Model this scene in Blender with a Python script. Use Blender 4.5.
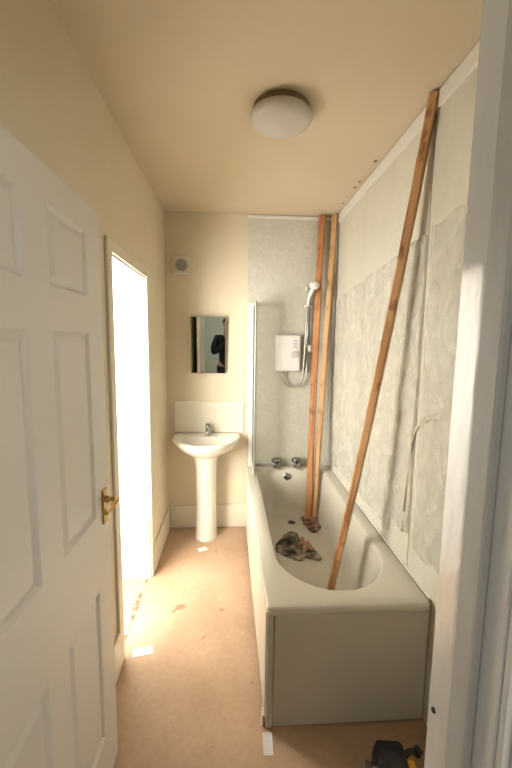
import bpy, bmesh, math, random
from mathutils import Vector, Matrix, noise
random.seed(4)
S = bpy.context.scene
COL = S.collection
PI = math.pi
for o in list(bpy.data.objects):
    bpy.data.objects.remove(o)

# ---------------------------------------------------------------- camera
CAM = Vector((0.572, 0.232, 1.632))
PITCH, YAW, ROLL = 0.116, 0.059, 0.013
fw = Vector((math.sin(YAW)*math.cos(PITCH), math.cos(YAW)*math.cos(PITCH), -math.sin(PITCH)))
rt = Vector((math.cos(YAW), -math.sin(YAW), 0)); up = rt.cross(fw)
r2 = rt*math.cos(ROLL) + up*math.sin(ROLL); u2 = up*math.cos(ROLL) - rt*math.sin(ROLL)
cd = bpy.data.cameras.new('camera')
cam = bpy.data.objects.new('camera', cd); COL.objects.link(cam)
m = Matrix((r2, u2, -fw)).transposed().to_4x4(); m.translation = CAM
cam.matrix_world = m
cd.sensor_fit = 'VERTICAL'; cd.sensor_height = 24.0
cd.lens = 24.0*359.4/768.0
cd.clip_start = 0.01
S.camera = cam

# ---------------------------------------------------------------- world, lights, exposure
w = bpy.data.worlds.new('world'); S.world = w; w.use_nodes = True
w.node_tree.nodes['Background'].inputs[0].default_value = (0.75, 0.85, 1.0, 1)
w.node_tree.nodes['Background'].inputs[1].default_value = 1.0
def area(name, loc, target, sx, sy, power, col):
    l = bpy.data.lights.new(name, 'AREA'); l.shape = 'RECTANGLE'; l.size = sx; l.size_y = sy
    l.energy = power; l.color = col
    o = bpy.data.objects.new(name, l); COL.objects.link(o); o.location = loc
    o.rotation_euler = (Vector(target)-Vector(loc)).to_track_quat('-Z', 'Y').to_euler()
    return o
# daylight arriving at the window of the room behind the side doorway
area('side_window_daylight', (-1.13, 2.0, 1.45), (0.3, 2.35, 1.35), 0.95, 1.25, 52, (1.0, 0.965, 0.91))
area('side_room_near_fill', (-0.66, 1.36, 1.45), (0.45, 3.1, 1.45), 0.85, 1.25, 98, (1.0, 0.955, 0.88))  # fill light added to brighten the far wall through the side doorway
# daylight arriving at the landing window behind the photographer
area('landing_window_daylight', (1.95, -0.75, 1.7), (0.4, 0.1, 1.2), 1.0, 1.1, 15.5, (1.0, 0.97, 0.92))
area('landing_left_fill', (-0.93, -0.6, 1.6), (0.9, 0.6, 1.2), 0.8, 1.1, 8, (0.88, 0.94, 1.0))  # fill light added to brighten the left-facing doorway lining, no window here
# unseen area light high at the back of the landing, aimed forward
area('landing_back_light', (0.45, -1.35, 2.45), (0.65, 0.9, 1.3), 0.8, 0.5, 4.5, (1.0, 0.96, 0.9))
S.view_settings.view_transform = 'Standard'
S.view_settings.look = 'None'
S.view_settings.gamma = 1
S.view_settings.use_curve_mapping = False
S.view_settings.exposure = 0.30

# ---------------------------------------------------------------- materials
def mat(name, col, rough=0.5, metal=0.0, var=None, vscale=8, stretch=(1, 1, 1), bump=0.0, bscale=60, lo=0.4, hi=0.65,
        coat=0.0, trans=0.0, alpha=1.0, detail=4, spec=None):
    M = bpy.data.materials.new(name); M.use_nodes = True
    nt = M.node_tree; N = nt.nodes; Lk = nt.links
    b = N['Principled BSDF']
    b.inputs['Base Color'].default_value = (*col, 1)
    b.inputs['Roughness'].default_value = rough
    b.inputs['Metallic'].default_value = metal
    b.inputs['Coat Weight'].default_value = coat
    b.inputs['Transmission Weight'].default_value = trans
    b.inputs['Alpha'].default_value = alpha
    if spec is not None: b.inputs['Specular IOR Level'].default_value = spec
    tc = N.new('ShaderNodeTexCoord'); mp = N.new('ShaderNodeMapping'); mp.inputs['Scale'].default_value = stretch
    Lk.new(tc.outputs['Object'], mp.inputs[0])
    if var is not None:
        nz = N.new('ShaderNodeTexNoise'); nz.inputs['Scale'].default_value = vscale; nz.inputs['Detail'].default_value = detail
        Lk.new(mp.outputs[0], nz.inputs['Vector'])
        cr = N.new('ShaderNodeValToRGB')
        cr.color_ramp.elements[0].position = lo; cr.color_ramp.elements[0].color = (*col, 1)
        cr.color_ramp.elements[1].position = hi; cr.color_ramp.elements[1].color = (*var, 1)
        Lk.new(nz.outputs['Fac'], cr.inputs[0]); Lk.new(cr.outputs[0], b.inputs['Base Color'])
    if bump > 0:
        n2 = N.new('ShaderNodeTexNoise'); n2.inputs['Scale'].default_value = bscale; n2.inputs['Detail'].default_value = 3
        Lk.new(mp.outputs[0], n2.inputs['Vector'])
        bp = N.new('ShaderNodeBump'); bp.inputs['Strength'].default_value = bump; bp.inputs['Distance'].default_value = 0.01
        Lk.new(n2.outputs['Fac'], bp.inputs['Height']); Lk.new(bp.outputs[0], b.inputs['Normal'])
    return M
CREAM = (0.72, 0.63, 0.47)
M_wall = mat('cream_wall_paint', CREAM, 0.75, var=(0.74, 0.65, 0.49), vscale=3, bump=0.05, bscale=90)
M_ceil = mat('cream_ceiling_paint', (0.70, 0.60, 0.44), 0.85, var=(0.72, 0.62, 0.455), vscale=2, bump=0.03)
M_white = mat('white_wall_paint', (0.86, 0.85, 0.82), 0.7, var=(0.88, 0.87, 0.84), vscale=3)
M_land = mat('grey_green_landing_paint', (0.60, 0.64, 0.56), 0.8, var=(0.62, 0.65, 0.58), vscale=2)
M_gloss = mat('white_gloss_paint', (0.72, 0.70, 0.66), 0.22, var=(0.69, 0.67, 0.63), vscale=7, bump=0.06, bscale=45)
M_jamb = mat('brushed_gloss_paint_on_jamb', (0.64, 0.63, 0.60), 0.2, coat=0.6, var=(0.60, 0.585, 0.56), vscale=9, bump=0.12, bscale=40, stretch=(1, 1, .35))
M_door = mat('satin_white_door_paint', (0.66, 0.635, 0.58), 0.33, var=(0.68, 0.65, 0.60), vscale=4)
M_skirt = mat('off_white_skirting_paint', (0.74, 0.68, 0.55), 0.35)
M_trim = mat('white_plastic_trim', (0.80, 0.78, 0.72), 0.35)
M_bath = mat('almond_acrylic', (0.60, 0.57, 0.475), 0.16, var=(0.615, 0.585, 0.49), vscale=2, coat=0.2)
M_bpanel = mat('bath_panel_plastic', (0.53, 0.495, 0.42), 0.38, var=(0.55, 0.51, 0.435), vscale=3)
M_ceram = mat('white_ceramic', (0.80, 0.765, 0.67), 0.12, coat=0.3)
M_chrome = mat('dull_chrome', (0.33, 0.34, 0.34), 0.22, 1.0)
M_dark = mat('dark_rubber', (0.02, 0.02, 0.02), 0.5)
M_brass = mat('aged_brass', (0.55, 0.36, 0.12), 0.3, 1.0, var=(0.38, 0.24, 0.09), vscale=30)
M_plast = mat('white_plastic', (0.74, 0.71, 0.69), 0.3)
M_hose = mat('grey_plastic_hose', (0.36, 0.36, 0.32), 0.3, 0.4)
M_rail = mat('grey_rail_metal', (0.34, 0.35, 0.33), 0.35, 0.6)
M_opal = mat('opal_glass', (0.60, 0.565, 0.52), 0.3, var=(0.61, 0.575, 0.53), vscale=4)
M_lbase = mat('brown_lamp_base', (0.22, 0.15, 0.08), 0.5)
M_mirror = mat('mirror_silver', (0.80, 0.84, 0.80), 0.01, 1.0)
M_medge = mat('mirror_edge_glass', (0.25, 0.3, 0.27), 0.2)
M_paper = mat('white_paper', (0.82, 0.80, 0.78), 0.8, var=(0.75, 0.72, 0.70), vscale=40)
M_yellow = mat('yellow_tool_plastic', (0.75, 0.42, 0.03), 0.4)
M_black = mat('black_tool_plastic', (0.012, 0.014, 0.02), 0.35, var=(0.02, 0.022, 0.03), vscale=30)
M_grey = mat('grey_plastic', (0.12, 0.12, 0.12), 0.4)
M_label = mat('tape_white', (0.80, 0.78, 0.80), 0.5)
M_pink = mat('tape_pinkish', (0.70, 0.55, 0.48), 0.6)

def wood(name, a, b, c):
    M = bpy.data.materials.new(name); M.use_nodes = True
    nt = M.node_tree; N = nt.nodes; L = nt.links; p = N['Principled BSDF']
    tc = N.new('ShaderNodeTexCoord'); mp = N.new('ShaderNodeMapping'); mp.inputs['Scale'].default_value = (26, 26, 1.3)
    L.new(tc.outputs['Object'], mp.inputs[0])
    nz = N.new('ShaderNodeTexNoise'); nz.inputs['Scale'].default_value = 1.5; nz.inputs['Detail'].default_value = 5; nz.inputs['Distortion'].default_value = 0.6
    L.new(mp.outputs[0], nz.inputs['Vector'])
    cr = N.new('ShaderNodeValToRGB'); e = cr.color_ramp.elements
    e[0].position = 0.32; e[0].color = (*c, 1); e[1].position = 0.66; e[1].color = (*a, 1)
    x = e.new(0.46); x.color = (*b, 1)
    L.new(nz.outputs['Fac'], cr.inputs[0])
    # knots and stains
    m2 = N.new('ShaderNodeMapping'); m2.inputs['Scale'].default_value = (9, 9, 6)
    L.new(tc.outputs['Object'], m2.inputs[0])
    n2 = N.new('ShaderNodeTexNoise'); n2.inputs['Scale'].default_value = 1.6; n2.inputs['Detail'].default_value = 3
    L.new(m2.outputs[0], n2.inputs['Vector'])
    c2 = N.new('ShaderNodeValToRGB'); c2.color_ramp.elements[0].position = 0.57; c2.color_ramp.elements[1].position = 0.68
    L.new(n2.outputs['Fac'], c2.inputs[0])
    mx = N.new('ShaderNodeMixRGB'); mx.inputs[2].default_value = (*c, 1)
    L.new(c2.outputs[0], mx.inputs[0]); L.new(cr.outputs[0], mx.inputs[1]); L.new(mx.outputs[0], p.inputs['Base Color'])
    p.inputs['Roughness'].default_value = 0.6
    return M
M_wood1 = wood('orange_pine', (0.70, 0.43, 0.22), (0.58, 0.30, 0.125), (0.30, 0.12, 0.045))
M_wood2 = wood('red_pine', (0.55, 0.26, 0.10), (0.45, 0.19, 0.065), (0.24, 0.08, 0.03))
M_wood3 = wood('pale_pine', (0.62, 0.40, 0.19), (0.55, 0.33, 0.14), (0.36, 0.17, 0.06))

def mat_floor():
    M = bpy.data.materials.new('hardboard_floor'); M.use_nodes = True
    nt = M.node_tree; N = nt.nodes; L = nt.links; p = N['Principled BSDF']
    tc = N.new('ShaderNodeTexCoord')
    def nz(sc, det, dist=0):
        n = N.new('ShaderNodeTexNoise'); n.inputs['Scale'].default_value = sc; n.inputs['Detail'].default_value = det
        n.inputs['Distortion'].default_value = dist; L.new(tc.outputs['Object'], n.inputs['Vector']); return n
    def ramp(n, a, ca, b, cb):
        r = N.new('ShaderNodeValToRGB'); e = r.color_ramp.elements
        e[0].position = a; e[0].color = (*ca, 1); e[1].position = b; e[1].color = (*cb, 1)
        L.new(n.outputs['Fac'], r.inputs[0]); return r
    base = ramp(nz(2.2, 5, .4), 0.35, (0.475, 0.315, 0.20), 0.65, (0.575, 0.395, 0.265))
    fine = ramp(nz(40, 4), 0.35, (0.9, 0.9, 0.9), 0.7, (1, 1, 1))
    mu = N.new('ShaderNodeMixRGB'); mu.blend_type = 'MULTIPLY'; mu.inputs[0].default_value = 1
    L.new(base.outputs[0], mu.inputs[1]); L.new(fine.outputs[0], mu.inputs[2])
    spots = ramp(nz(9, 2), 0.74, (0, 0, 0), 0.77, (1, 1, 1))
    mx = N.new('ShaderNodeMixRGB'); mx.inputs[2].default_value = (0.75, 0.66, 0.56, 1)
    L.new(spots.outputs[0], mx.inputs[0]); L.new(mu.outputs[0], mx.inputs[1])
    dk = ramp(nz(6.5, 3, .5), 0.28, (1, 1, 1), 0.33, (0, 0, 0))
    m3 = N.new('ShaderNodeMixRGB'); m3.inputs[2].default_value = (0.30, 0.17, 0.10, 1)
    L.new(dk.outputs[0], m3.inputs[0]); L.new(mx.outputs[0], m3.inputs[1])
    L.new(m3.outputs[0], p.inputs['Base Color']); p.inputs['Roughness'].default_value = 0.55
    return M
M_floor = mat_floor()

def mat_panel(name, a, b, streak):
    M = bpy.data.materials.new(name); M.use_nodes = True
    nt = M.node_tree; N = nt.nodes; L = nt.links; p = N['Principled BSDF']
    tc = N.new('ShaderNodeTexCoord')
    n1 = N.new('ShaderNodeTexNoise'); n1.inputs['Scale'].default_value = 26; n1.inputs['Detail'].default_value = 6; n1.inputs['Distortion'].default_value = 1.2
    L.new(tc.outputs['Object'], n1.inputs['Vector'])
    mp = N.new('ShaderNodeMapping'); mp.inputs['Scale'].default_value = (6, 6, 0.7)
    L.new(tc.outputs['Object'], mp.inputs[0])
    n2 = N.new('ShaderNodeTexNoise'); n2.inputs['Scale'].default_value = 1.6; n2.inputs['Detail'].default_value = 4
    L.new(mp.outputs[0], n2.inputs['Vector'])
    r1 = N.new('ShaderNodeValToRGB'); e = r1.color_ramp.elements
    e[0].position = 0.38; e[0].color = (*a, 1); e[1].position = 0.62; e[1].color = (*b, 1)
    L.new(n1.outputs['Fac'], r1.inputs[0])
    r2_ = N.new('ShaderNodeValToRGB'); e = r2_.color_ramp.elements
    e[0].position = 0.5; e[0].color = (0, 0, 0, 1); e[1].position = 0.72; e[1].color = (0.7, 0.7, 0.7, 1)
    L.new(n2.outputs['Fac'], r2_.inputs[0])
    mx = N.new('ShaderNodeMixRGB'); mx.inputs[2].default_value = (*streak, 1)
    L.new(r2_.outputs[0], mx.inputs[0]); L.new(r1.outputs[0], mx.inputs[1])
    L.new(mx.outputs[0], p.inputs['Base Color']); p.inputs['Roughness'].default_value = 0.3
    return M
M_panel = mat_panel('mottled_grey_wall_panel', (0.57, 0.555, 0.48), (0.64, 0.625, 0.54), (0.585, 0.57, 0.48))
M_panelR = mat_panel('streaked_wall_panel', (0.67, 0.65, 0.55), (0.70, 0.68, 0.58), (0.64, 0.61, 0.49))

def mat_film():
    M = bpy.data.materials.new('clear_plastic_film'); M.use_nodes = True
    nt = M.node_tree; N = nt.nodes; L = nt.links; p = N['Principled BSDF']
    p.inputs['Base Color'].default_value = (0.88, 0.86, 0.76, 1); p.inputs['Roughness'].default_value = 0.1; p.inputs['Specular IOR Level'].default_value = 0.9
    tc = N.new('ShaderNodeTexCoord'); n = N.new('ShaderNodeTexNoise'); n.inputs['Scale'].default_value = 5; n.inputs['Detail'].default_value = 4
    L.new(tc.outputs['Object'], n.inputs['Vector'])
    r = N.new('ShaderNodeMapRange'); r.inputs[1].default_value = 0.3; r.inputs[2].default_value = 0.75
    r.inputs[3].default_value = 0.22; r.inputs[4].default_value = 0.5
    L.new(n.outputs['Fac'], r.inputs[0]); L.new(r.outputs[0], p.inputs['Alpha'])
    mp = N.new('ShaderNodeMapping'); mp.inputs['Scale'].default_value = (1, 1, 0.45); L.new(tc.outputs['Object'], mp.inputs[0])
    n2 = N.new('ShaderNodeTexNoise'); n2.inputs['Scale'].default_value = 9; n2.inputs['Detail'].default_value = 4; n2.inputs['Distortion'].default_value = 2.5
    L.new(mp.outputs[0], n2.inputs['Vector'])
    bp = N.new('ShaderNodeBump'); bp.inputs['Strength'].default_value = 0.55; bp.inputs['Distance'].default_value = 0.03
    L.new(n2.outputs['Fac'], bp.inputs['Height']); L.new(bp.outputs[0], p.inputs['Normal'])
    return M
M_film = mat_film()
def mat_rag(name, a, b, c, sc):
    M = mat(name, a, 0.8)
    nt = M.node_tree; N = nt.nodes; L = nt.links; p = N['Principled BSDF']
    tc = N.new('ShaderNodeTexCoord'); n = N.new('ShaderNodeTexNoise'); n.inputs['Scale'].default_value = sc; n.inputs['Detail'].default_value = 3
    L.new(tc.outputs['Object'], n.inputs['Vector'])
    r = N.new('ShaderNodeValToRGB'); e = r.color_ramp.elements
    e[0].position = 0.36; e[0].color = (*a, 1); e[1].position = 0.64; e[1].color = (*c, 1); x = e.new(0.5); x.color = (*b, 1)
    L.new(n.outputs['Fac'], r.inputs[0]); L.new(r.outputs[0], p.inputs['Base Color'])
    return M
M_rag1 = mat_rag('dark_patterned_cloth', (0.02, 0.018, 0.016), (0.20, 0.16, 0.11), (0.42, 0.37, 0.28), 13)
M_rag2 = mat_rag('reddish_stained_cloth', (0.05, 0.05, 0.06), (0.28, 0.12, 0.08), (0.42, 0.33, 0.27), 24)
M_rag3 = mat_rag('rust_brown_scrap', (0.30, 0.15, 0.09), (0.40, 0.22, 0.14), (0.48, 0.32, 0.22), 22)

# ---------------------------------------------------------------- mesh helpers
def link(name, me, mt, parent=None, smooth=False):
    o = bpy.data.objects.new(name, me); COL.objects.link(o)
    if mt: me.materials.append(mt)
    if parent: o.parent = parent
    if smooth:
        for f in me.polygons: f.use_smooth = True
    return o
def obj(name, bm, mt, parent=None, smooth=False, bevel=0, seg=2, angle=None):
    bmesh.ops.recalc_face_normals(bm, faces=bm.faces)
    me = bpy.data.meshes.new(name); bm.to_mesh(me); bm.free()
    o = link(name, me, mt, parent, smooth)
    if smooth and angle:
        try: me.set_sharp_from_angle(angle=angle)
        except Exception: pass
    if bevel:
        b = o.modifiers.new('bevel', 'BEVEL'); b.width = bevel; b.segments = seg; b.limit_method = 'ANGLE'; b.angle_limit = 0.6
    return o
def tag(o, label, cat, group=None):
    o['label'] = label; o['category'] = cat
    if group: o['group'] = group
    return o
def thing(name, label, cat, loc=(0, 0, 0), group=None):
    o = bpy.data.objects.new(name, None); COL.objects.link(o); o.location = loc
    o.empty_display_size = 0.05
    return tag(o, label, cat, group)
def structure(name, bm, mt, label=None, **k):
    o = obj(name, bm, mt, **k); o['kind'] = 'structure'
    if label: o['label'] = label
    return o
def B(): return bmesh.new()
def box(bm, x0, x1, y0, y1, z0, z1, M=None):
    v = [bm.verts.new(p) for p in ((x0,y0,z0),(x1,y0,z0),(x1,y1,z0),(x0,y1,z0),(x0,y0,z1),(x1,y0,z1),(x1,y1,z1),(x0,y1,z1))]
    if M is not None:
        for q in v: q.co = M @ q.co
    for f in ((0,3,2,1),(4,5,6,7),(0,1,5,4),(1,2,6,5),(2,3,7,6),(3,0,4,7)): bm.faces.new([v[i] for i in f])
    return v
def loft(bm, rings, cap0=True, cap1=True, closed=True):
    R = [[bm.verts.new(p) for p in r] for r in rings]
    n = len(R[0])
    for a, b in zip(R, R[1:]):
        for i in range(n if closed else n-1):
            j = (i+1) % n
            bm.faces.new((a[i], a[j], b[j], b[i]))
    if cap0: bm.faces.new(R[0][::-1])
    if cap1: bm.faces.new(R[-1])
    return R
def circ(c, r, n, ax='z', ry=None):
    ry = ry or r; out = []
    for i in range(n):
        a = 2*PI*i/n; u, v = r*math.cos(a), ry*math.sin(a)
        out.append({'z': (c[0]+u, c[1]+v, c[2]), 'y': (c[0]+u, c[1], c[2]+v), 'x': (c[0], c[1]+u, c[2]+v)}[ax])
    return out
def lathe(bm, c, prof, ax='z', n=32, cap0=True, cap1=True):
    rings = []
    for r, h in prof:
        p = {'z': (c[0], c[1], c[2]+h), 'y': (c[0], c[1]+h, c[2]), 'x': (c[0]+h, c[1], c[2])}[ax]
        rings.append(circ(p, max(r, 1e-4), n, ax))
    loft(bm, rings, cap0, cap1)
def tube(bm, pts, r, n=12, radii=None):
    P = [Vector(p) for p in pts]; rings = []
    t0 = (P[1]-P[0]).normalized(); u = t0.orthogonal().normalized()
    for i, p in enumerate(P):
        t = (P[min(i+1, len(P)-1)]-P[max(i-1, 0)]).normalized()
        u = (u - t*u.dot(t)).normalized(); v = t.cross(u)
        rr = radii[i] if radii else r
        rings.append([p+u*rr*math.cos(2*PI*k/n)+v*rr*math.sin(2*PI*k/n) for k in range(n)])
    loft(bm, rings)
def spline(ctrl, n=8):
    P = [Vector(p) for p in ctrl]; P = [P[0]*2-P[1]]+P+[P[-1]*2-P[-2]]; out = []
    for i in range(1, len(P)-2):
        for k in range(n):
            t = k/n; a, b, c, d = P[i-1:i+3]
            out.append(0.5*((2*b)+(c-a)*t+(2*a-5*b+4*c-d)*t*t+(3*b-a-3*c+d)*t**3))
    out.append(P[-2]); return out
def outline(x0, x1, y0, y1, rxn, ryn, rf, z, n=12):
    """closed outline: elliptical corners at the near end (rxn, ryn), round corners rf at the far end"""
    pts = []
    def arc(cx, cy, rx, ry, a0, a1):
        for k in range(n+1):
            a = a0+(a1-a0)*k/n; pts.append((cx+rx*math.cos(a), cy+ry*math.sin(a), z))
    arc(x0+rxn, y0+ryn, rxn, ryn, PI, 1.5*PI)
    arc(x1-rxn, y0+ryn, rxn, ryn, 1.5*PI, 2*PI)
    arc(x1-rf, y1-rf, rf, rf, 0, PI/2)
    arc(x0+rf, y1-rf, rf, rf, PI/2, PI)
    return pts

# ---------------------------------------------------------------- room shell
L_, H_, W_ = 3.274, 2.66, 1.405
bm = B(); box(bm, -1.3, 2.2, -1.7, L_+0.12, -0.1, 0.0); structure('floor', bm, M_floor, 'tan hardboard floor with paint spots')
bm = B(); box(bm, -0.1, W_+0.1, 0.6, L_+0.12, H_, H_+0.1); structure('ceiling', bm, M_ceil, 'plain cream bathroom ceiling')
OY0, OY1, OZ = 1.945, 2.60, 2.035
bm = B()
box(bm, -0.1, 0, 0.66, OY0, 0, H_); box(bm, -0.1, 0, OY1, L_+0.1, 0, H_); box(bm, -0.1, 0, OY0, OY1, OZ, H_)
structure('wall_left', bm, M_wall, 'cream left wall pierced by the bright doorway')
bm = B(); box(bm, 0, W_, L_, L_+0.1, 0, H_); structure('wall_far', bm, M_wall, 'cream far wall behind basin and bath')
bm = B(); box(bm, W_, W_+0.1, 0.66, L_+0.1, 0, H_); structure('wall_right', bm, M_wall, 'right wall behind the shower panels')
# front wall with the doorway the photographer stands in
DX0, DX1, DY0, DY1, DZ = 0.085, 0.886, 0.594, 0.73, 2.13
bm = B()
box(bm, 0.0, DX0-0.014, DY0, DY1, 0, H_); box(bm, DX1+0.014, W_, DY0, DY1, 0, H_); box(bm, DX0-0.014, DX1+0.014, DY0, DY1, DZ+0.014, H_)
structure('wall_front', bm, M_wall, 'front wall around the entrance doorway')
# door lining with planted stop
bm = B()
box(bm, DX1, DX1+0.0138, DY0, DY1, 0, DZ); box(bm, DX0-0.0138, DX0, DY0, DY1, 0, DZ); box(bm, DX0-0.0138, DX1+0.0138, DY0, DY1, DZ, DZ+0.0138)
structure('trim_1', bm, M_jamb, 'white gloss lining of the entrance doorway', bevel=0.002)
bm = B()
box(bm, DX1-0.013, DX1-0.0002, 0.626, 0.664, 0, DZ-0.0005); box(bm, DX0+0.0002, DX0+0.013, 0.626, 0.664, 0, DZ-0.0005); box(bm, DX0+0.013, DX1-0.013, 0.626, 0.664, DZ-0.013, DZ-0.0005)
structure('trim_2', bm, mat('shade_grey_stop_paint', (0.47, 0.455, 0.43), 0.45, var=(0.42, 0.405, 0.38), vscale=14, bump=0.1, bscale=50, stretch=(1, 1, .3)), 'door stop planted on the entrance lining', bevel=0.003)  # stop paint greyed to stand in for its darker reflection
# landing-side architrave, moulded
bm = B()
for x0, s in ((DX1+0.002, 1), (DX0-0.002, -1)):
    for a, b, d in ((0.0, 0.012, 0.010), (0.012, 0.022, 0.018), (0.022, 0.052, 0.013), (0.052, 0.066, 0.021)):
        xa, xb = sorted((x0+s*a, x0+s*b)); box(bm, xa, xb, DY0-d, DY0-0.0004, 0, DZ+0.07)
box(bm, DX0-0.002, DX1+0.002, DY0-0.016, DY0-0.0004, DZ+0.002, DZ+0.07)
structure('trim_3', bm, M_jamb, 'moulded architrave on the landing side', bevel=0.002)
# side doorway lining and architrave
bm = B()
box(bm, -0.1, -0.0, OY0-0.0, OY0+0.018, 0, OZ); box(bm, -0.1, 0.0, OY1-0.012, OY1-0.0002, 0, OZ); box(bm, -0.1, 0, OY0+0.018, OY1-0.012, OZ-0.015, OZ-0.0002)
structure('trim_4', bm, M_skirt, 'white lining of the bright side doorway', bevel=0.002)
bm = B()
box(bm, 0.0003, 0.014, OY0-0.055, OY0+0.006, 0, OZ+0.05); box(bm, 0.0003, 0.014, OY1-0.004, OY1+0.062, 0, OZ+0.05)
box(bm, 0.0003, 0.014, OY0+0.006, OY1-0.004, OZ-0.006, OZ+0.05)
structure('trim_5', bm, M_skirt, 'cream architrave around the side doorway', bevel=0.004)
# skirting boards
def skirt(name, x0, x1, y0, y1, h=0.2, label=None):
    bm = B(); box(bm, x0, x1, y0, y1, 0.0005, h); structure(name, bm, M_skirt, label, bevel=0.006)
skirt('baseboard_far', 0.016, 0.69, L_-0.016, L_-0.0003, .205, 'off-white skirting below the basin wall')
skirt('baseboard_left', 0.0003, 0.016, OY1+0.063, L_-0.017, .2, 'off-white skirting past the side doorway')
skirt('baseboard_left_near', 0.0003, 0.016, 0.75, OY0-0.056, .2, 'off-white skirting behind the open door')

# side room
bm = B(); box(bm, -1.2, -0.1, OY1+0.0, OY1+0.1, 0, H_); structure('wall_side_room_far', bm, M_white, 'bright white wall seen through the side doorway')
bm = B(); box(bm, -1.2, -1.12, 1.2, 1.3, 0, H_); box(bm, -0.2, -0.1, 1.2, 1.3, 0, H_); box(bm, -1.12, -0.2, 1.2, 1.3, 0, 0.8); box(bm, -1.12, -0.2, 1.2, 1.3, 2.1, H_)
structure('wall_side_room_near', bm, M_white)
bm = B()
box(bm, -1.3, -1.2, 1.2, 1.5, 0, H_); box(bm, -1.3, -1.2, 2.5, 2.74, 0, H_); box(bm, -1.3, -1.2, 1.5, 2.5, 0, 0.8); box(bm, -1.3, -1.2, 1.5, 2.5, 2.1, H_)
structure('wall_side_room_outer', bm, M_white)
bm = B(); box(bm, -1.3, -0.1, 1.2, 2.74, H_, H_+0.1); structure('ceiling_side_room', bm, M_white)
M_glass = mat('window_glass', (0.9, 0.95, 0.95), 0.05, trans=1.0)
bm = B()
for a in ((1.5, 1.55, .8, 2.1), (2.45, 2.5, .8, 2.1), (1.55, 2.45, .8, .85), (1.55, 2.45, 2.05, 2.1), (1.98, 2.02, .85, 2.05)):
    box(bm, -1.27, -1.22, a[0], a[1], a[2], a[3])
wn = structure('window_1', bm, M_gloss, 'white framed window of the side room', bevel=0.004)
bm = B(); box(bm, -1.25, -1.245, 1.55, 2.45, .85, 2.05); obj('window_pane', bm, M_glass, wn)
bm = B()
for a in ((-1.12, -1.07, .8, 2.1), (-0.25, -0.2, .8, 2.1), (-1.07, -.25, .8, .85), (-1.07, -.25, 2.05, 2.1), (-.68, -.64, .85, 2.05)):
    box(bm, a[0], a[1], 1.22, 1.27, a[2], a[3])
wn = structure('added_window_2', bm, M_gloss, 'white framed near window added to the side room for far wall light', bevel=0.004)  # unseen window added to go with the far wall fill light
bm = B(); box(bm, -1.07, -.25, 1.243, 1.248, .85, 2.05); obj('window_pane', bm, M_glass, wn)
# landing
bm = B(); box(bm, -1.0, 2.2, -1.7, -1.6, 0, H_); structure('wall_landing_back', bm, M_land)
bm = B(); box(bm, -1.1, -1.0, -1.7, DY0, 0, H_); structure('wall_landing_left', bm, M_land)
bm = B(); box(bm, 2.1, 2.2, -1.6, DY0, 0, H_); structure('wall_landing_right', bm, M_land)
bm = B(); box(bm, -1.0, 2.2, -1.7, 0.6, H_, H_+0.1); structure('ceiling_landing', bm, M_ceil)
bm = B(); box(bm, W_+0.1, 2.1, DY0, DY1, 0, H_); box(bm, -1.0, -0.1, DY0, DY1, 0, H_); box(bm, -0.1, 0, DY0, 0.66, 0, H_); box(bm, W_, W_+0.1, DY0, 0.66, 0, H_)
structure('wall_landing_front', bm, M_land)

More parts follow.
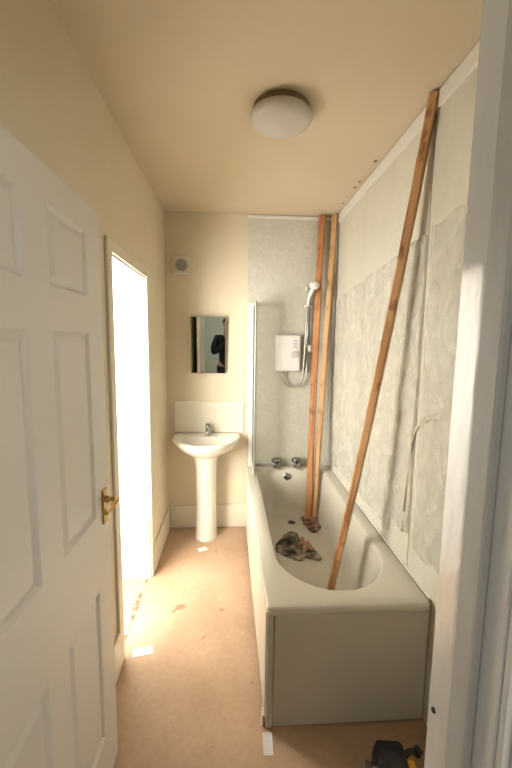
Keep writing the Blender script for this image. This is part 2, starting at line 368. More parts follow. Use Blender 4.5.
# ---------------------------------------------------------------- entrance door, open against the left wall
def build_door():
    y0, y1, z0, z1, xf, th = 0.735, 1.510, 0.012, 2.045, 0.117, 0.038
    ys = [y0, 0.845, 1.055, 1.165, 1.393, y1]
    zs = [z0, 0.22, 0.785, 1.045, 1.655, 1.765, 1.96, z1]
    bm = B()
    for side, x in ((1, xf), (-1, xf-th)):
        V = {}
        for i, y in enumerate(ys):
            for k, z in enumerate(zs): V[i, k] = bm.verts.new((x, y, z))
        panels = []
        for i in range(len(ys)-1):
            for k in range(len(zs)-1):
                f = [V[i, k], V[i+1, k], V[i+1, k+1], V[i, k+1]]
                if side < 0: f = f[::-1]
                F = bm.faces.new(f)
                if i in (1, 3) and k in (1, 3, 5): panels.append(F)
        bm.normal_update()
        for F in panels:
            n = Vector((side, 0, 0))
            for t, d in ((0.004, -0.002), (0.010, -0.007), (0.006, 0.0), (0.022, 0.006), (0.004, 0.001)):
                r = bmesh.ops.inset_individual(bm, faces=[F], thickness=t, depth=0)
                for v in F.verts: v.co += n*d
    bmesh.ops.remove_doubles(bm, verts=bm.verts, dist=1e-6)
    # edge strips
    for (ya, za, yb, zb) in ((y0, z0, y1, z0), (y1, z0, y1, z1), (y1, z1, y0, z1), (y0, z1, y0, z0)):
        bm.faces.new([bm.verts.new(p) for p in ((xf, ya, za), (xf, yb, zb), (xf-th, yb, zb), (xf-th, ya, za))])
    bmesh.ops.remove_doubles(bm, verts=bm.verts, dist=1e-5)
    d = structure('door_1', bm, M_door, 'white six-panel door opened back against the left wall')
    # handle
    hy, hz = 1.462, 1.055
    bm = B(); box(bm, xf+0.0003, xf+0.007, hy-0.02, hy+0.02, hz-0.06, hz+0.062)
    h = obj('door_handle', bm, M_brass, d, bevel=0.003)
    bm = B(); lathe(bm, (xf+0.006, hy, hz+0.025), [(0.012, 0), (0.012, 0.012), (0.008, 0.016), (0.008, 0.042)], 'x', 16)
    tube(bm, spline([(xf+0.044, hy+0.010, hz+0.026), (xf+0.048, hy-0.015, hz+0.027), (xf+0.048, hy-0.06, hz+0.022), (xf+0.044, hy-0.105, hz+0.025)], 5), 0.0075, 12)
    obj('lever', bm, M_brass, h, smooth=True, angle=0.7)
    bm = B(); lathe(bm, (xf+0.006, hy, hz-0.022), [(0.009, 0), (0.009, 0.01), (0.004, 0.012)], 'x', 14)
    obj('keyhole_cover', bm, M_brass, h, smooth=True, angle=0.7)
    for hz_ in (0.25, 1.05, 1.82):
        bm = B(); lathe(bm, (xf+0.001, y0-0.001, hz_-0.05), [(0.005, 0), (0.005, 0.1)], 'z', 10)
        obj('hinge', bm, M_brass, d)
build_door()

# dark fixing hole and chipped paint on the lining
bm = B(); lathe(bm, (DX1-0.0032, 0.714, 1.064), [(0.0035, 0), (0.0045, 0.003)], 'x', 10)
tag(obj('screw_fixing', bm, M_dark), 'small dark screw at latch height in the white doorway lining', 'screw')

# threshold strip at side doorway
bm = B()
ys = [OY0+0.02+0.0145*k*3 for k in range(15)]
prev = None
for k, y in enumerate(ys):
    dx = 0.006*noise.noise(Vector((k*0.9, 0, 0)))
    wd = 0.010+0.008*abs(noise.noise(Vector((k*0.7, 3, 0))))
    cur = [bm.verts.new(q) for q in ((-0.030+dx-wd, y, .0008), (-0.030+dx+wd, y, .0008), (-0.030+dx+wd, y, .004), (-0.030+dx-wd, y, .004))]
    if prev:
        for i in range(4): bm.faces.new((prev[i], prev[(i+1) % 4], cur[(i+1) % 4], cur[i]))
    else: bm.faces.new(cur[::-1])
    prev = cur
bm.faces.new(prev)
M_thr = mat('dirty_floor_joint', (0.16, 0.11, 0.07), 0.9, var=(0.55, 0.42, 0.28), vscale=22, lo=.45, hi=.55)
structure('trim_6', bm, M_thr, 'dirty floor joint across the side doorway')

# ---------------------------------------------------------------- wall panels over the bath
t = thing('shower_wall_panel', 'mottled grey shower panel on the far wall behind the water heater', 'wall panel', (1.035, L_, 0.57))
t.location = (0, 0, 0)
bm = B(); box(bm, 0.672, W_-0.003, L_-0.006, L_-0.0004, 0.57, 2.625); obj('panel_sheet', bm, M_panel, t)
bm = B(); box(bm, 0.668, W_-0.02, L_-0.012, L_-0.0002, 2.625, 2.650); obj('edge_trim', bm, M_trim, t, bevel=0.003)
t = thing('shower_wall_panel', 'long streaked panel sheets on the right wall above the bath', 'wall panel')
PX = W_-0.006
bm = B(); box(bm, PX, W_-0.0004, 1.80, L_-0.008, 0.575, 2.60); obj('panel_sheet', bm, M_panelR, t)
bm = B(); box(bm, PX-0.003, W_-0.0004, 0.80, 1.785, 0.575, 2.60); obj('panel_sheet', bm, M_panelR, t)
bm = B(); box(bm, PX-0.012, W_-0.0002, 0.78, L_-0.013, 2.585, 2.655); obj('top_trim', bm, M_trim, t, bevel=0.006)
bm = B(); box(bm, PX-0.016, PX-0.0002, L_-0.03, L_-0.012, 0.60, 2.0); obj('corner_trim', bm, M_trim, t, bevel=0.004)
bm = B(); tube(bm, [(PX-0.004, 1.58, 0.5715), (PX-0.004, L_-0.02, 0.5715)], 0.006, 8); obj('sealant_bead', bm, M_trim, t)

# loose protective film hanging on the right wall panel, creased at the bottom
def film(y0, y1, ztop, zbot, ny, nz, seed, amp, label):
    bm = B(); G = []
    for i in range(ny+1):
        col = []; u = i/ny; y = y0+(y1-y0)*u
        for k in range(nz+1):
            v = k/nz; zt = ztop(y); zb = zbot(y); z = zb+(zt-zb)*v
            low = (1-v)**1.5
            f = noise.noise(Vector((y*5+seed, z*0.7, seed)))*0.6+noise.noise(Vector((y*13, z*1.6+seed, 2)))*0.35
            c = noise.turbulence(Vector((y*9+seed, z*7, 4)), 4, False)-0.5
            edge = min(1, 8*min(u, 1-u)+.35)
            x = PX-0.006-amp*(0.35+0.55*f+0.25*low*c*4.5)*(0.45+0.6*low)*edge-0.004*(1-edge)
            x = min(x, PX-0.0035)
            col.append(bm.verts.new((x, y+0.006*c*low, z)))
        G.append(col)
    for i in range(ny):
        for k in range(nz): bm.faces.new((G[i][k], G[i+1][k], G[i+1][k+1], G[i][k+1]))
    o = obj('plastic_film', bm, M_film, None, smooth=True)
    tag(o, label, 'plastic sheet', 'film left on the right wall')
    s = o.modifiers.new('solid', 'SOLIDIFY'); s.thickness = 0.0004
film(1.80, 3.16, lambda y: 1.98+0.10*(3.16-y)*.9+0.02*noise.noise(Vector((y*6, 0, 0))), lambda y: 0.64+0.05*noise.noise(Vector((y*5, 1, 0)))+(0.10 if y < 2.0 else 0.0), 110, 90, 1.3, 0.030,
     'wide creased plastic film on the right wall over the middle of the bath')
film(1.36, 1.75, lambda y: 2.12+0.03*noise.noise(Vector((y*6, 5, 0))), lambda y: 0.70+0.04*noise.noise(Vector((y*8, 1, 0))), 46, 80, 7.1, 0.024,
     'narrow plastic film strip on the right wall nearest the entrance doorway')
# yellowed glue line on the panel
bm = B()
pts = spline([(PX-0.008, 1.60, 1.345), (PX-0.008, 1.70, 1.31), (PX-0.008, 1.79, 1.24), (PX-0.008, 1.83, 1.10), (PX-0.010, 1.85, 0.90), (PX-0.010, 1.86, 0.72)], 8)
gr = []
for i, p_ in enumerate(pts):
    t_ = (pts[min(i+1, len(pts)-1)]-pts[max(i-1, 0)]).normalized(); n_ = Vector((0, -t_.z, t_.y)); hw = 0.010+0.012*abs(noise.noise(Vector((i*.4, 0, 0))))
    gr.append([p_+n_*hw*c_+Vector((0.004-0.004*s_, 0, 0)) for c_, s_ in ((-1, 0), (-.5, 1), (.5, 1), (1, 0), (.5, -.3), (-.5, -.3))])
loft(bm, gr)
M_glue = mat('yellowed_glue', (0.55, 0.51, 0.36), 0.4, var=(0.62, 0.58, 0.44), vscale=30)
tag(obj('glue_smear', bm, M_glue, smooth=True), 'yellowed glue smear curving down the right wall panel', 'glue')

# ---------------------------------------------------------------- bath
bx0, bx1, by0, by1, bz = 0.707, W_-0.008, 1.562, L_-0.008, 0.564
t = thing('bathtub', 'almond-coloured bath along the right wall with rubbish inside', 'bathtub', (1.05, 2.42, 0))
t.location = (0, 0, 0)
def bo(ins, z, rn=0.02, rf=0.01): return outline(bx0+ins, bx1-ins, by0+ins, by1-ins, rn, rn, rf, z)
rings = [bo(0.004, 0.528), bo(0, 0.533), bo(0, 0.554), bo(0.003, 0.561), bo(0.010, 0.5645, .02), bo(0.05, 0.562, .03),
         outline(0.780, 1.330, 1.655, 3.175, 0.275, 0.30, 0.10, 0.5615),
         outline(0.786, 1.324, 1.662, 3.168, 0.27, 0.30, 0.10, 0.558),
         outline(0.797, 1.313, 1.675, 3.158, 0.26, 0.30, 0.10, 0.540),
         outline(0.812, 1.303, 1.715, 3.148, 0.25, 0.30, 0.10, 0.46),
         outline(0.830, 1.294, 1.80, 3.135, 0.24, 0.28, 0.10, 0.34),
         outline(0.845, 1.287, 1.87, 3.125, 0.23, 0.26, 0.10, 0.25),
         outline(0.862, 1.277, 1.93, 3.105, 0.20, 0.24, 0.10, 0.20),
         outline(0.890, 1.258, 1.99, 3.075, 0.17, 0.2, 0.09, 0.178),
         outline(0.93, 1.225, 2.06, 3.02, 0.12, 0.14, 0.07, 0.170),
         outline(1.02, 1.09, 2.3, 2.85, 0.03, 0.04, 0.03, 0.168)]
bm = B(); loft(bm, rings, cap0=False, cap1=True)
# underside return of the lip
obj('tub_shell', bm, M_bath, t, smooth=True, angle=1.2)
# end panel: slightly dished sheet with a folded border at the left
bm = B(); box(bm, 0.742, bx1-0.004, by0+0.010, by0+0.016, 0.012, 0.531)
ep = obj('end_panel', bm, M_bpanel, t, bevel=0.003)
bm = B(); box(bm, 0.7105, 0.7375, by0+0.006, by0+0.034, 0.008, 0.531)
obj('corner_post', bm, M_bpanel, t, bevel=0.004)
bm = B(); box(bm, 0.705, 0.7097, by0+0.02, by1, 0.05, 0.531)
obj('side_panel', bm, mat('bath_side_panel_gloss', (0.70, 0.665, 0.56), 0.22), t, bevel=0.002)
bm = B(); lathe(bm, (1.055, 3.0, 0.1685), [(0.032, 0), (0.032, 0.003), (0.022, 0.004), (0.019, 0.001)], 'z', 24)
dr = obj('drain', bm, M_chrome, t, smooth=True, angle=.6)
bm = B(); lathe(bm, (1.055, 3.0, 0.1702), [(0.02, 0), (0.02, 0.001)], 'z', 20); obj('drain_plug', bm, M_dark, dr)
bm = B(); lathe(bm, (1.035, 3.152, 0.503), [(0.030, 0.0), (0.030, -0.008), (0.024, -0.013), (0.012, -0.015)], 'y', 24)
obj('overflow_cover', bm, M_chrome, t, smooth=True, angle=.6)
for x, nm in ((0.955, 'hot'), (1.120, 'cold')):
    bm = B()
    lathe(bm, (x, 3.215, 0.5612), [(0.026, 0), (0.026, 0.006), (0.016, 0.01), (0.014, 0.035), (0.012, 0.04)], 'z', 20)
    tube(bm, spline([(x, 3.215, 0.59), (x, 3.19, 0.600), (x, 3.155, 0.594), (x, 3.135, 0.572)], 5), 0.011, 12)
    tp = obj('tap', bm, M_chrome, t, smooth=True, angle=.7)
    bm = B()
    prof = []
    rings = []
    for r, h in ((0.014, 0), (0.026, 0.006), (0.036, 0.012), (0.038, 0.030), (0.032, 0.042), (0.014, 0.047)):
        rings.append([(x+r*(1+0.10*math.cos(6*a))*math.cos(a), 3.215+r*(1+0.10*math.cos(6*a))*math.sin(a), 0.600+h) for a in [2*PI*k/36 for k in range(36)]])
    loft(bm, rings); obj('tap_head', bm, M_chrome, tp, smooth=True, angle=.9)

for o in [t]+list(t.children_recursive):
    if o.type == 'MESH':
        for v in o.data.vertices:
            v.co.x -= 0.034*max(0, min(1, (v.co.y-by0)/1.7))*max(0, min(1.05, 1-(v.co.x-bx0)/(bx1-bx0)))
# shower screen folded at the end of the bath
t = thing('shower_screen', 'narrow folded glass shower screen with white frame at the bath end', 'shower screen')
bm = B(); box(bm, 0.690, 0.722, L_-0.045, L_-0.007, 0.5655, 1.95); obj('wall_profile', bm, M_trim, t, bevel=0.003)
M_scr = mat('screen_glass', (0.75, 0.80, 0.76), 0.08, alpha=0.35)
bm = B(); box(bm, 0.727, 0.732, L_-0.26, L_-0.03, 0.60, 1.92); obj('glass_panel', bm, M_scr, t)
bm = B(); box(bm, 0.722, 0.737, L_-0.285, L_-0.26, 0.575, 1.94); obj('edge_profile', bm, M_rail, t, bevel=0.003)
bm = B(); box(bm, 0.722, 0.737, L_-0.26, L_-0.0455, 0.567, 0.60); obj('bottom_rail', bm, M_trim, t, bevel=0.002)
bm = B(); box(bm, 0.722, 0.737, L_-0.26, L_-0.0455, 1.92, 1.945); obj('top_rail', bm, M_trim, t, bevel=0.002)

# ---------------------------------------------------------------- timber battens
def batten(a, b, wd, th, mt, label, spin=0.0, bow=0.004, seed=0, bx=0.0):
    A, Bv = Vector(a), Vector(b); ax = (Bv-A); ln = ax.length; q = ax.to_track_quat('Z', 'Y')
    bm = B(); n = 40; rings = []; lv = q.inverted() @ Vector((1, 0, 0))
    for i in range(n+1):
        k = math.sin(PI*i/n)*bx
        s = ln*i/n; ox = k*lv.x+bow*math.sin(PI*i/n)+0.0015*noise.noise(Vector((i*.5, seed, 0))); oy = k*lv.y+0.002*noise.noise(Vector((i*.4, seed, 5)))
        w2 = wd/2*(1+0.05*noise.noise(Vector((i*.8, seed, 9)))); t2 = th/2*(1+0.05*noise.noise(Vector((i*.8, seed, 19)))); c = 0.004
        ring = [(w2, -t2+c), (w2, t2-c), (w2-c, t2), (-w2+c, t2), (-w2, t2-c), (-w2, -t2+c), (-w2+c, -t2), (w2-c, -t2)]
        cs, sn = math.cos(spin), math.sin(spin)
        rings.append([((x*cs-y*sn)+ox, (x*sn+y*cs)+oy, s) for x, y in ring])
    loft(bm, rings)
    o = obj('timber_batten', bm, mt); o.location = A; o.rotation_mode = 'QUATERNION'; o.rotation_quaternion = q
    tag(o, label, 'timber batten')
    return o
batten((1.128, 2.135, 0.186), (1.380, 1.788, 2.648), 0.050, 0.036, M_wood1, 'long orange batten leaning from the bath up to the right wall', 0.35, seed=1, bx=0.015)
batten((1.188, 3.045, 0.186), (1.262, 3.215, 2.648), 0.050, 0.030, M_wood2, 'reddish batten at the far end, left of the pair beside the shower rail', 0.0, seed=2)
batten((1.238, 3.050, 0.186), (1.362, 3.195, 2.645), 0.042, 0.030, M_wood3, 'pale batten at the far end, right of the pair, in the corner', 0.1, seed=3)

# ---------------------------------------------------------------- rubbish in the bath
def rag(name, cx, cy, z0, rx, ry, h, seed, mt, label, cat, arc=None):
    bm = B(); n, mm = 44, 14; rings = []
    for k in range(mm+1):
        v = k/mm; ring = []
        for i in range(n):
            a = 2*PI*i/n
            e = 1+0.75*noise.noise(Vector((math.cos(a)*1.3+seed, math.sin(a)*1.3, 0)))
            rr = (1-v**1.6)*e+0.01
            if k == 0: rr = e*0.96
            x, y = rx*rr*math.cos(a), ry*rr*math.sin(a)
            zz = h*(0 if k == 0 else (0.25+0.75*math.sqrt(v)))*(1+0.9*noise.noise(Vector((x*30+seed, y*30, seed))))
            zz *= 0.75+0.6*abs(noise.noise(Vector((x*60, y*60+seed, seed))))
            if arc: y += arc*(x/rx)**2
            ring.append((cx+x, cy+y, z0+max(zz, 0)))
        rings.append(ring)
    loft(bm, rings)
    o = obj(name, bm, mt, smooth=True); tag(o, label, cat)
    return o
rag('crumpled_cloth', 0.980, 2.66, 0.172, 0.130, 0.17, 0.020, 2.2, M_rag1, 'crumpled dark grey-brown cloth in the middle of the bath', 'cloth', arc=-0.05)
rag('stained_cloth', 1.196, 2.98, 0.172, 0.084, 0.125, 0.028, 5.7, M_rag2, 'reddish stained cloth bunched under the feet of the two far battens', 'cloth')
rag('torn_scrap', 1.085, 2.64, 0.172, 0.045, 0.085, 0.045, 9.1, M_rag3, 'small rust-brown scrap at the right of the dark cloth in the bath', 'scrap')

# ---------------------------------------------------------------- basin
t = thing('pedestal_basin', 'white pedestal basin below the mirror on the far wall', 'basin')
cx = 0.338; yb = L_-0.014
def dsec(hw, yf, z, yb=yb, n=12, rf=0.03, nf=0.75):
    d = yb-yf
    return outline(cx-hw, cx+hw, yf, yb, hw*0.98, min(d*nf, d-0.001-rf), rf, z, n)
bm = B()
rings = [dsec(0.085, 3.02, 0.700), dsec(0.13, 2.985, 0.712), dsec(0.195, 2.93, 0.745), dsec(0.245, 2.882, 0.785), dsec(0.270, 2.856, 0.822), dsec(0.278, 2.85, 0.840), dsec(0.277, 2.851, 0.850),
         dsec(0.268, 2.86, 0.855), dsec(0.250, 2.875, 0.853)]
inner = [(0.235, 2.888, 0.845), (0.215, 2.905, 0.82), (0.18, 2.94, 0.78), (0.11, 2.99, 0.752), (0.03, 3.035, 0.745)]
for hw, yf, z in inner:
    k = hw/0.235; rings.append(outline(cx-hw, cx+hw, yf, 3.165-0.10*(1-k), hw*.98, (3.165-0.10*(1-k)-yf)*0.62, min(0.06, hw*0.5)*1.0, z))
loft(bm, rings)
obj('basin_bowl', bm, M_ceram, t, smooth=True, angle=1.0)
bm = B(); rings = []
for z, hw, yf in ((0.0005, 0.092, 3.025), (0.03, 0.090, 3.028), (0.10, 0.087, 3.035), (0.30, 0.083, 3.04), (0.50, 0.084, 3.04), (0.64, 0.090, 3.025), (0.715, 0.10, 3.005)):
    rings.append(outline(cx-hw, cx+hw, yf, 3.20, hw*.98, 0.10, 0.02, z))
loft(bm, rings); obj('pedestal', bm, M_ceram, t, smooth=True, angle=1.2)
bm = B(); lathe(bm, (cx, 3.05, 0.7455), [(0.022, 0), (0.022, 0.003), (0.014, 0.004)], 'z', 20); obj('waste', bm, M_chrome, t, smooth=True, angle=.6)
M_tap = mat('basin_tap_chrome', (0.30, 0.31, 0.30), 0.2, 1.0)
bm = B()
lathe(bm, (cx+0.012, 3.205, 0.8535), [(0.028, 0), (0.028, 0.006), (0.023, 0.010), (0.022, 0.075), (0.018, 0.082)], 'z', 22)
tube(bm, spline([(cx+0.012, 3.20, 0.895), (cx+0.012, 3.15, 0.915), (cx+0.012, 3.10, 0.905), (cx+0.012, 3.092, 0.890)], 5), 0.013, 12)
tp = obj('tap', bm, M_tap, t, smooth=True, angle=.7)
bm = B()
Mx = Matrix.Translation((cx+0.012, 3.205, 0.94)) @ Matrix.Rotation(-0.25, 4, 'X')
box(bm, -0.014, 0.014, -0.075, 0.02, -0.002, 0.012, Mx)
lathe(bm, (cx+0.012, 3.205, 0.930), [(0.02, 0), (0.022, 0.008), (0.014, 0.014)], 'z', 18)
obj('tap_lever', bm, M_tap, tp, bevel=0.002)
bm = B(); box(bm, 0.062, 0.648, L_-0.012, L_-0.0004, 0.86, 1.128)
tag(obj('splashback', bm, mat('white_splashback', (0.80, 0.74, 0.61), 0.2), bevel=0.002), 'plain off-white splashback panel standing above the basin', 'splashback')

# mirror, hung leaning slightly forward
t = thing('wall_mirror', 'small frameless rectangular mirror on the far wall', 'mirror', (0.350, L_-0.011, 1.370))
bm = B(); box(bm, -0.146, 0.146, -0.004, 0.0, 0, 0.462); g = obj('mirror_edge', bm, M_medge, t)
bm = B(); box(bm, -0.1455, 0.1455, -0.0046, -0.0041, 0.0005, 0.4615); obj('mirror_glass', bm, M_mirror, t)
bm = B(); box(bm, -0.1, 0.1, 0.0002, 0.008, 0.02, 0.44); obj('backing', bm, M_grey, t)
t.rotation_euler = (0.039, 0, 0); t.location = (0.343, L_-0.031, 1.370)

# extractor vent
t = thing('extractor_fan', 'square white extractor fan with round grille, high on the far wall', 'extractor fan')
vx, vz = 0.136, 2.243
bm = B(); box(bm, vx-0.073, vx+0.073, L_-0.022, L_-0.0004, vz-0.073, vz+0.073)
obj('fan_cover', bm, mat('aged_fan_plastic', (0.70, 0.66, 0.54), 0.4), t, bevel=0.008, seg=3)
bm = B(); lathe(bm, (vx, L_-0.0222, vz), [(0.05, 0), (0.05, -0.004), (0.043, -0.006), (0.040, -0.002)], 'y', 28)
gr = obj('grille_ring', bm, mat('fan_ring_grey', (0.42, 0.40, 0.35), 0.4), t, smooth=True, angle=.6)
for r in (0.034, 0.024, 0.013):
    bm = B(); R = []
    for i in range(28):
        a = 2*PI*i/28; c = Vector((vx+r*math.cos(a), L_-0.0265, vz+r*math.sin(a))); d = Vector((math.cos(a), 0, math.sin(a)))
        R.append([c+d*0.0035*math.cos(2*PI*k/6)+Vector((0, 1, 0))*0.0035*math.sin(2*PI*k/6) for k in range(6)])
    R.append(R[0]); loft(bm, R, False, False); obj('grille_louvre', bm, M_rail, gr, smooth=True)

# ceiling light
t = thing('ceiling_light', 'round opal ceiling light in the middle of the ceiling', 'ceiling light')
lx, ly = 0.768, 1.945
bm = B(); lathe(bm, (lx, ly, H_), [(0.125, -0.0004), (0.125, -0.022), (0.118, -0.026)], 'z', 48); obj('lamp_base', bm, M_lbase, t, smooth=True, angle=.6)
bm = B(); lathe(bm, (lx, ly, H_), [(0.118, -0.0262), (0.132, -0.028), (0.137, -0.034), (0.136, -0.046), (0.128, -0.058), (0.108, -0.068), (0.075, -0.075), (0.035, -0.078), (0.002, -0.079)], 'z', 56)
obj('lamp_shade', bm, M_opal, t, smooth=True, angle=1.0)

# small chipped filler spots along the panel trim at the ceiling
for i, (y, r) in enumerate(((2.36, 0.010), (2.62, 0.008), (2.71, 0.009), (2.98, 0.007))):
    bm = B(); rings = [[(1.372-0.012+r*(1+0.3*noise.noise(Vector((k, i, 0))))*s*math.cos(2*PI*k/9), y+1.7*r*s*math.sin(2*PI*k/9), H_-h) for k in range(9)] for s, h in ((1, .0003), (.8, .004), (.2, .006))]
    loft(bm, rings)
    o = obj('filler_chip', bm, mat('chip_brown', (0.30, 0.20, 0.12), 0.9) if i == 0 else bpy.data.materials['chip_brown'])
    tag(o, ('large brown chip on the ceiling beside the white trim, nearest the leaning batten', 'brown chip on the ceiling beside the white trim, second from the leaning batten', 'brown chip on the ceiling beside the white trim, third from the leaning batten', 'brown chip on the ceiling beside the white trim, nearest the far wall')[i], 'chip', 'chips along the ceiling trim')

# ---------------------------------------------------------------- electric shower
t = thing('electric_shower', 'white electric shower unit on the mottled far panel', 'shower heater')
ex, ez = 1.008, 1.545
bm = B(); box(bm, ex-0.105, ex+0.105, L_-0.095, L_-0.0065, ez-0.15, ez+0.15); bd = obj('heater_body', bm, M_plast, t, bevel=0.018, seg=4)
bm = B(); lathe(bm, (ex+0.055, L_-0.0952, ez-0.01), [(0.030, 0), (0.028, -0.012), (0.02, -0.014)], 'y', 24); obj('temperature_knob', bm, mat('pale_grey_plastic', (0.5, 0.48, 0.47), 0.4), bd, smooth=True, angle=.6)
for k in range(3):
    bm = B(); box(bm, ex+0.04, ex+0.075, L_-0.099, L_-0.0951, ez+0.045+0.025*k, ez+0.058+0.025*k); obj('button', bm, mat('button_grey', (0.45, 0.42, 0.43), 0.5), bd, bevel=0.001)
bm = B(); tube(bm, spline([(ex-0.03, L_-0.045, ez-0.15), (ex-0.035, L_-0.05, ez-0.215), (ex+0.01, L_-0.055, ez-0.275), (ex+0.09, L_-0.06, ez-0.27), (ex+0.130, L_-0.065, ez-0.20), (ex+0.138, L_-0.08, ez-0.05), (ex+0.142, L_-0.10, ez+0.2), (ex+0.150, L_-0.105, ez+0.39)], 8), 0.009, 10)
obj('hose', bm, M_hose, t, smooth=True)
rx = 1.174
t2 = thing('shower_rail', 'grey riser rail with white shower handset beside the heater', 'shower rail')
bm = B(); tube(bm, [(rx, L_-0.055, 1.38), (rx, L_-0.055, 2.10)], 0.017, 14); obj('rail', bm, M_rail, t2, smooth=True, angle=.8)
for z in (1.40, 2.08):
    bm = B(); lathe(bm, (rx, L_-0.0065, z), [(0.022, 0), (0.022, -0.006), (0.015, -0.012), (0.015, -0.06)], 'y', 18); obj('bracket', bm, M_plast, t2, smooth=True, angle=.6)
bm = B(); box(bm, rx-0.035, rx+0.03, L_-0.085, L_-0.03, 1.915, 1.94); obj('handset_holder', bm, M_plast, t2, bevel=0.006)
bm = B(); box(bm, rx-0.03, rx+0.028, L_-0.08, L_-0.03, 1.59, 1.612); lathe(bm, (rx+0.012, L_-0.082, 1.575), [(0.016, 0), (0.016, -0.012)], 'y', 14); obj('rail_clamp', bm, M_plast, t2, bevel=0.003)
bm = B()
tube(bm, [(ex+0.150, L_-0.105, 1.93), (rx-0.012, L_-0.13, 2.0), (rx+0.015, L_-0.165, 2.07)], 0.014, 14, [0.011, 0.014, 0.018])
Mh = Matrix.Translation((rx+0.018, L_-0.175, 2.085)) @ Matrix.Rotation(0.9, 4, 'X')
R = [[Mh @ Vector(p) for p in circ((0, 0, h), r, 24)] for r, h in ((0.018, 0.025), (0.036, 0.012), (0.041, 0.0), (0.039, -0.012), (0.03, -0.015))]
loft(bm, R); obj('handset', bm, M_plast, t2, smooth=True, angle=.9)

# ---------------------------------------------------------------- floor litter
def scrap(name, cx, cy, w, d, rz, mt, label, cat, seed=0, th=0.001):
    bm = B(); n = 6; G = []
    for i in range(n+1):
        G.append([bm.verts.new(((i/n-.5)*w*(1+.15*noise.noise(Vector((k, seed, 1)))), (k/n-.5)*d*(1+.15*noise.noise(Vector((i, seed, 0)))), 0.0015+0.004*abs(noise.noise(Vector((i*.6, k*.6, seed)))))) for k in range(n+1)])
    for i in range(n):
        for k in range(n): bm.faces.new((G[i][k], G[i+1][k], G[i+1][k+1], G[i][k+1]))
    o = obj(name, bm, mt); o.location = (cx, cy, 0); o.rotation_euler = (0, 0, rz)
    s = o.modifiers.new('solid', 'SOLIDIFY'); s.thickness = th; s.offset = 1
    return tag(o, label, cat)
scrap('paper_scrap', 0.095, 1.985, 0.10, 0.055, 0.2, M_paper, 'small white paper scrap on the floor by the side doorway', 'paper', 1)
scrap('paper_scrap', 0.325, 2.92, 0.07, 0.05, 0.5, M_paper, 'tiny pale scrap on the floor in front of the basin pedestal', 'paper', 3)
scrap('tape_strip', 0.716, 1.515, 0.04, 0.085, -0.02, M_label, 'white tape strip on the floor in front of the bath corner', 'tape', 2)
bm = B(); box(bm, 0.696, 0.704, 1.585, 1.622, 0.0008, 0.052)
tag(obj('packing_piece', bm, M_pink, bevel=0.002), 'small pinkish packing piece under the bath side panel corner', 'packer')

# ---------------------------------------------------------------- power tool at the foot of the bath
def tool():
    t = thing('cordless_tool', 'black and yellow power tool on the floor between bath and doorway', 'power tool', (1.150, 1.345, 0.0))
    t.rotation_euler = (0, 0, -0.1)
    bm = B(); rings = []
    for z, sx, sy in ((0.0, .050, .05), (0.004, .056, .056), (0.05, .058, .058), (0.12, .056, .052), (0.148, .050, .046), (0.156, .040, .036)):
        rings.append(outline(-sx, sx, -sy, sy, .018, .018, .018, z, 6))
    loft(bm, rings); b = obj('housing', bm, M_black, t, smooth=True, angle=.7)
    bm = B(); tube(bm, spline([(0.045, 0.0, 0.135), (0.065, 0.01, 0.148), (0.095, 0.012, 0.152)], 4), 0.010, 12)
    tube(bm, [(0.088, 0.0, 0.156), (0.100, 0.012, 0.156)], 0.017, 12); obj('side_handle', bm, M_black, t, smooth=True, angle=.8)
    bm = B(); tube(bm, [(-0.05, 0, 0.09), (-0.078, 0, 0.095)], 0.009, 12); lathe(bm, (-0.078, 0, 0.095), [(0.014, 0), (0.014, -0.012)], 'x', 12)
    obj('knob', bm, M_grey, t, smooth=True, angle=.8)
    bm = B(); box(bm, 0.034, 0.082, -0.050, 0.0, 0.03, 0.138); obj('yellow_grip', bm, M_yellow, t, bevel=0.010, seg=3)
    bm = B(); box(bm, -0.035, 0.012, -0.0605, -0.055, 0.03, 0.10); obj('vent_plate', bm, M_grey, t, bevel=0.003)
    bm = B(); tube(bm, spline([(-0.05, -0.02, 0.12), (-0.085, -0.03, 0.10), (-0.10, -0.06, 0.04), (-0.09, -0.10, 0.006), (-0.02, -0.13, 0.006)], 8), 0.0045, 8)
    obj('cable', bm, M_hose, t, smooth=True)
tool()

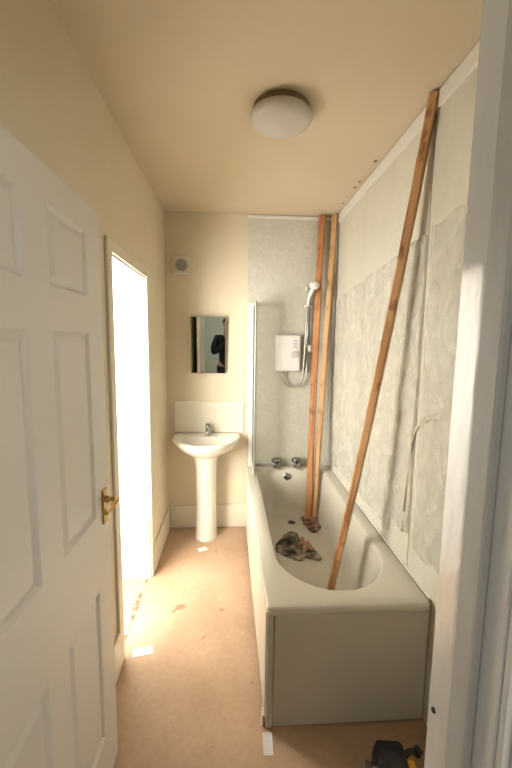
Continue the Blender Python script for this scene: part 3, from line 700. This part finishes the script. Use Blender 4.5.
# ---------------------------------------------------------------- photographer, seen only in the mirror
def skin(name, verts, edges, radii, mt, parent=None, sub=2, root=0):
    me = bpy.data.meshes.new(name); me.from_pydata([Vector(v) for v in verts], edges, []); me.update()
    o = link(name, me, mt, parent)
    o.modifiers.new('skin', 'SKIN')
    for i, r in enumerate(radii):
        d = me.skin_vertices[0].data[i]; d.radius = r if isinstance(r, tuple) else (r, r); d.use_root = (i == root)
    s = o.modifiers.new('sub', 'SUBSURF'); s.levels = sub; s.render_levels = sub
    o.modifiers['skin'].use_smooth_shade = True
    return o
def person():
    X, Y = 0.44, -0.10
    M_skin = mat('skin', (0.58, 0.34, 0.25), 0.5); M_jkt = mat('black_jacket', (0.012, 0.012, 0.015), 0.7, bump=.2, bscale=30)
    M_trs = mat('dark_trousers', (0.02, 0.022, 0.03), 0.8); M_hair = mat('brown_hair', (0.06, 0.035, 0.02), 0.6); M_shoe = mat('black_shoes', (0.015, 0.013, 0.012), 0.4)
    M_eye = mat('eye_white', (0.7, 0.7, 0.68), 0.2)
    V = [(X, Y, .96), (X, Y, 1.12), (X, Y-.01, 1.30), (X, Y, 1.44), (X, Y+.01, 1.52), (X, Y+.025, 1.60), (X, Y+.03, 1.68), (X, Y+.02, 1.745)]
    E = [(i, i+1) for i in range(7)]; R = [(.15, .11), (.13, .10), (.155, .11), (.11, .085), .055, (.066, .08), (.076, .092), (.055, .065)]
    hands = []
    for s in (-1, 1):
        hx = X+0.132+s*0.062
        b = len(V)
        V += [(X+s*.17, Y-.01, 1.43), (X+s*.235, Y+.03, 1.28), (X+s*.25, Y+.06, 1.17), (hx+s*.07, Y+.14, 1.38), (hx+s*.006, Y+.185, 1.54), (hx, Y+.195, 1.59)]
        E += [(3, b), (b, b+1), (b+1, b+2), (b+2, b+3), (b+3, b+4), (b+4, b+5)]
        R += [.062, .052, .045, .038, .027, (.036, .018)]
        b = len(V)
        V += [(X+s*.10, Y, .88), (X+s*.12, Y+.01, .50), (X+s*.125, Y-.01, .30), (X+s*.13, Y-.02, .08), (X+s*.14, Y+.05, .045), (X+s*.145, Y+.13, .035)]
        E += [(0, b), (b, b+1), (b+1, b+2), (b+2, b+3), (b+3, b+4), (b+4, b+5)]
        R += [.088, .058, .052, .038, .036, .03]
        hands.append((s, hx, Y+.195, 1.60))
    # nose, ears
    b = len(V); V += [(X, Y+.125, 1.655), (X, Y+.11, 1.60)]; E += [(6, b), (5, b+1)]; R += [.012, .03]
    for s in (-1, 1):
        b = len(V); V += [(X+s*.084, Y+.02, 1.66)]; E += [(6, b)]; R += [.012]
    # five fingers per hand, each a bent chain rooted in the palm
    for s, hx, hy, hz in hands:
        for k in range(4):
            ln = (.9, 1.0, .95, .75)[k]; zz = hz+.028-.019*k
            b = len(V)
            V += [(hx, hy, zz), (hx+s*.012, hy+.028, zz+.003), (hx-s*.002, hy+.05*ln+.006, zz), (hx-s*.026*ln, hy+.058*ln, zz-.002)]
            E += [(b, b+1), (b+1, b+2), (b+2, b+3)]; R += [.0085, .0085, .008, .007]
        b = len(V)
        V += [(hx, hy-.008, hz-.02), (hx-s*.022, hy-.012, hz+.0), (hx-s*.034, hy-.006, hz+.022)]
        E += [(b, b+1), (b+1, b+2)]; R += [.010, .009, .008]
    body = skin('person', V, E, R, M_skin)
    tag(body, 'person in black jacket photographing, seen in the mirror', 'person')
    # jacket
    V = [(X, Y, .90), (X, Y, 1.10), (X, Y-.01, 1.30), (X, Y, 1.445), (X, Y+.005, 1.485)]
    E = [(i, i+1) for i in range(4)]; R = [(.175, .135), (.16, .125), (.18, .13), (.135, .10), (.07, .07)]
    for s in (-1, 1):
        hx = X+0.132+s*0.062; b = len(V)
        V += [(X+s*.172, Y-.01, 1.435), (X+s*.238, Y+.03, 1.28), (X+s*.252, Y+.058, 1.165), (hx+s*.072, Y+.138, 1.37), (hx+s*.02, Y+.175, 1.50)]
        E += [(3, b), (b, b+1), (b+1, b+2), (b+2, b+3), (b+3, b+4)]; R += [.078, .067, .06, .052, .042]
    skin('jacket', V, E, R, M_jkt, body)
    V = [(X, Y, .93)]; E = []; R = [(.155, .12)]
    for s in (-1, 1):
        b = len(V); V += [(X+s*.10, Y, .86), (X+s*.12, Y+.01, .50), (X+s*.125, Y-.01, .30), (X+s*.13, Y-.02, .07)]
        E += [(0, b), (b, b+1), (b+1, b+2), (b+2, b+3)]; R += [.10, .075, .068, .058]
    skin('trousers', V, E, R, M_trs, body)
    for s in (-1, 1):
        bm = B(); R_ = [outline(X+s*.137-w, X+s*.137+w, Y-.09+o, Y+.17-o, w*.9, .04, w*.9, z, 6) for w, o, z in ((.045, 0, .0005), (.048, 0, .02), (.044, .006, .05), (.035, .03, .075))]
        loft(bm, R_); obj('shoe', bm, M_shoe, body, smooth=True, angle=.8)
        bm = B(); bmesh.ops.create_uvsphere(bm, u_segments=12, v_segments=8, radius=0.012, matrix=Matrix.Translation((X+s*.03, Y+.105, 1.672))); obj('eye', bm, M_eye, body, smooth=True)
    bm = B(); bmesh.ops.create_uvsphere(bm, u_segments=28, v_segments=18, radius=1.0)
    for v in bm.verts:
        k = 1+.04*noise.noise(v.co*4); v.co = Vector((X+v.co.x*.088*k, Y+.008+v.co.y*.10*k, 1.715+v.co.z*.078*k))
        if v.co.y > Y+.07 and v.co.z < 1.73: v.co.y = Y+.07
    obj('hair', bm, M_hair, body, smooth=True)
    bm = B(); box(bm, X+0.095, X+0.165, .07, .125, 1.595, 1.655)
    c = tag(obj('compact_camera', bm, M_black, bevel=0.008), 'black camera held up by the photographer', 'camera')
    bm = B(); lathe(bm, (CAM.x, .125, CAM.z), [(0.030, 0), (0.030, 0.02), (0.033, 0.03), (0.033, 0.07), (0.028, 0.072)], 'y', 28); obj('lens', bm, M_dark, c, smooth=True, angle=.6)
person()
# put each empty at the base of its thing
for o in list(COL.objects):
    if o.type == 'EMPTY' and o.location.length == 0 and o.parent is None:
        P = [c.matrix_basis @ v.co for c in o.children if c.type == 'MESH' for v in c.data.vertices]
        base = Vector(((min(p.x for p in P)+max(p.x for p in P))/2, (min(p.y for p in P)+max(p.y for p in P))/2, min(p.z for p in P)))
        o.location = base
        for c in o.children: c.location -= base
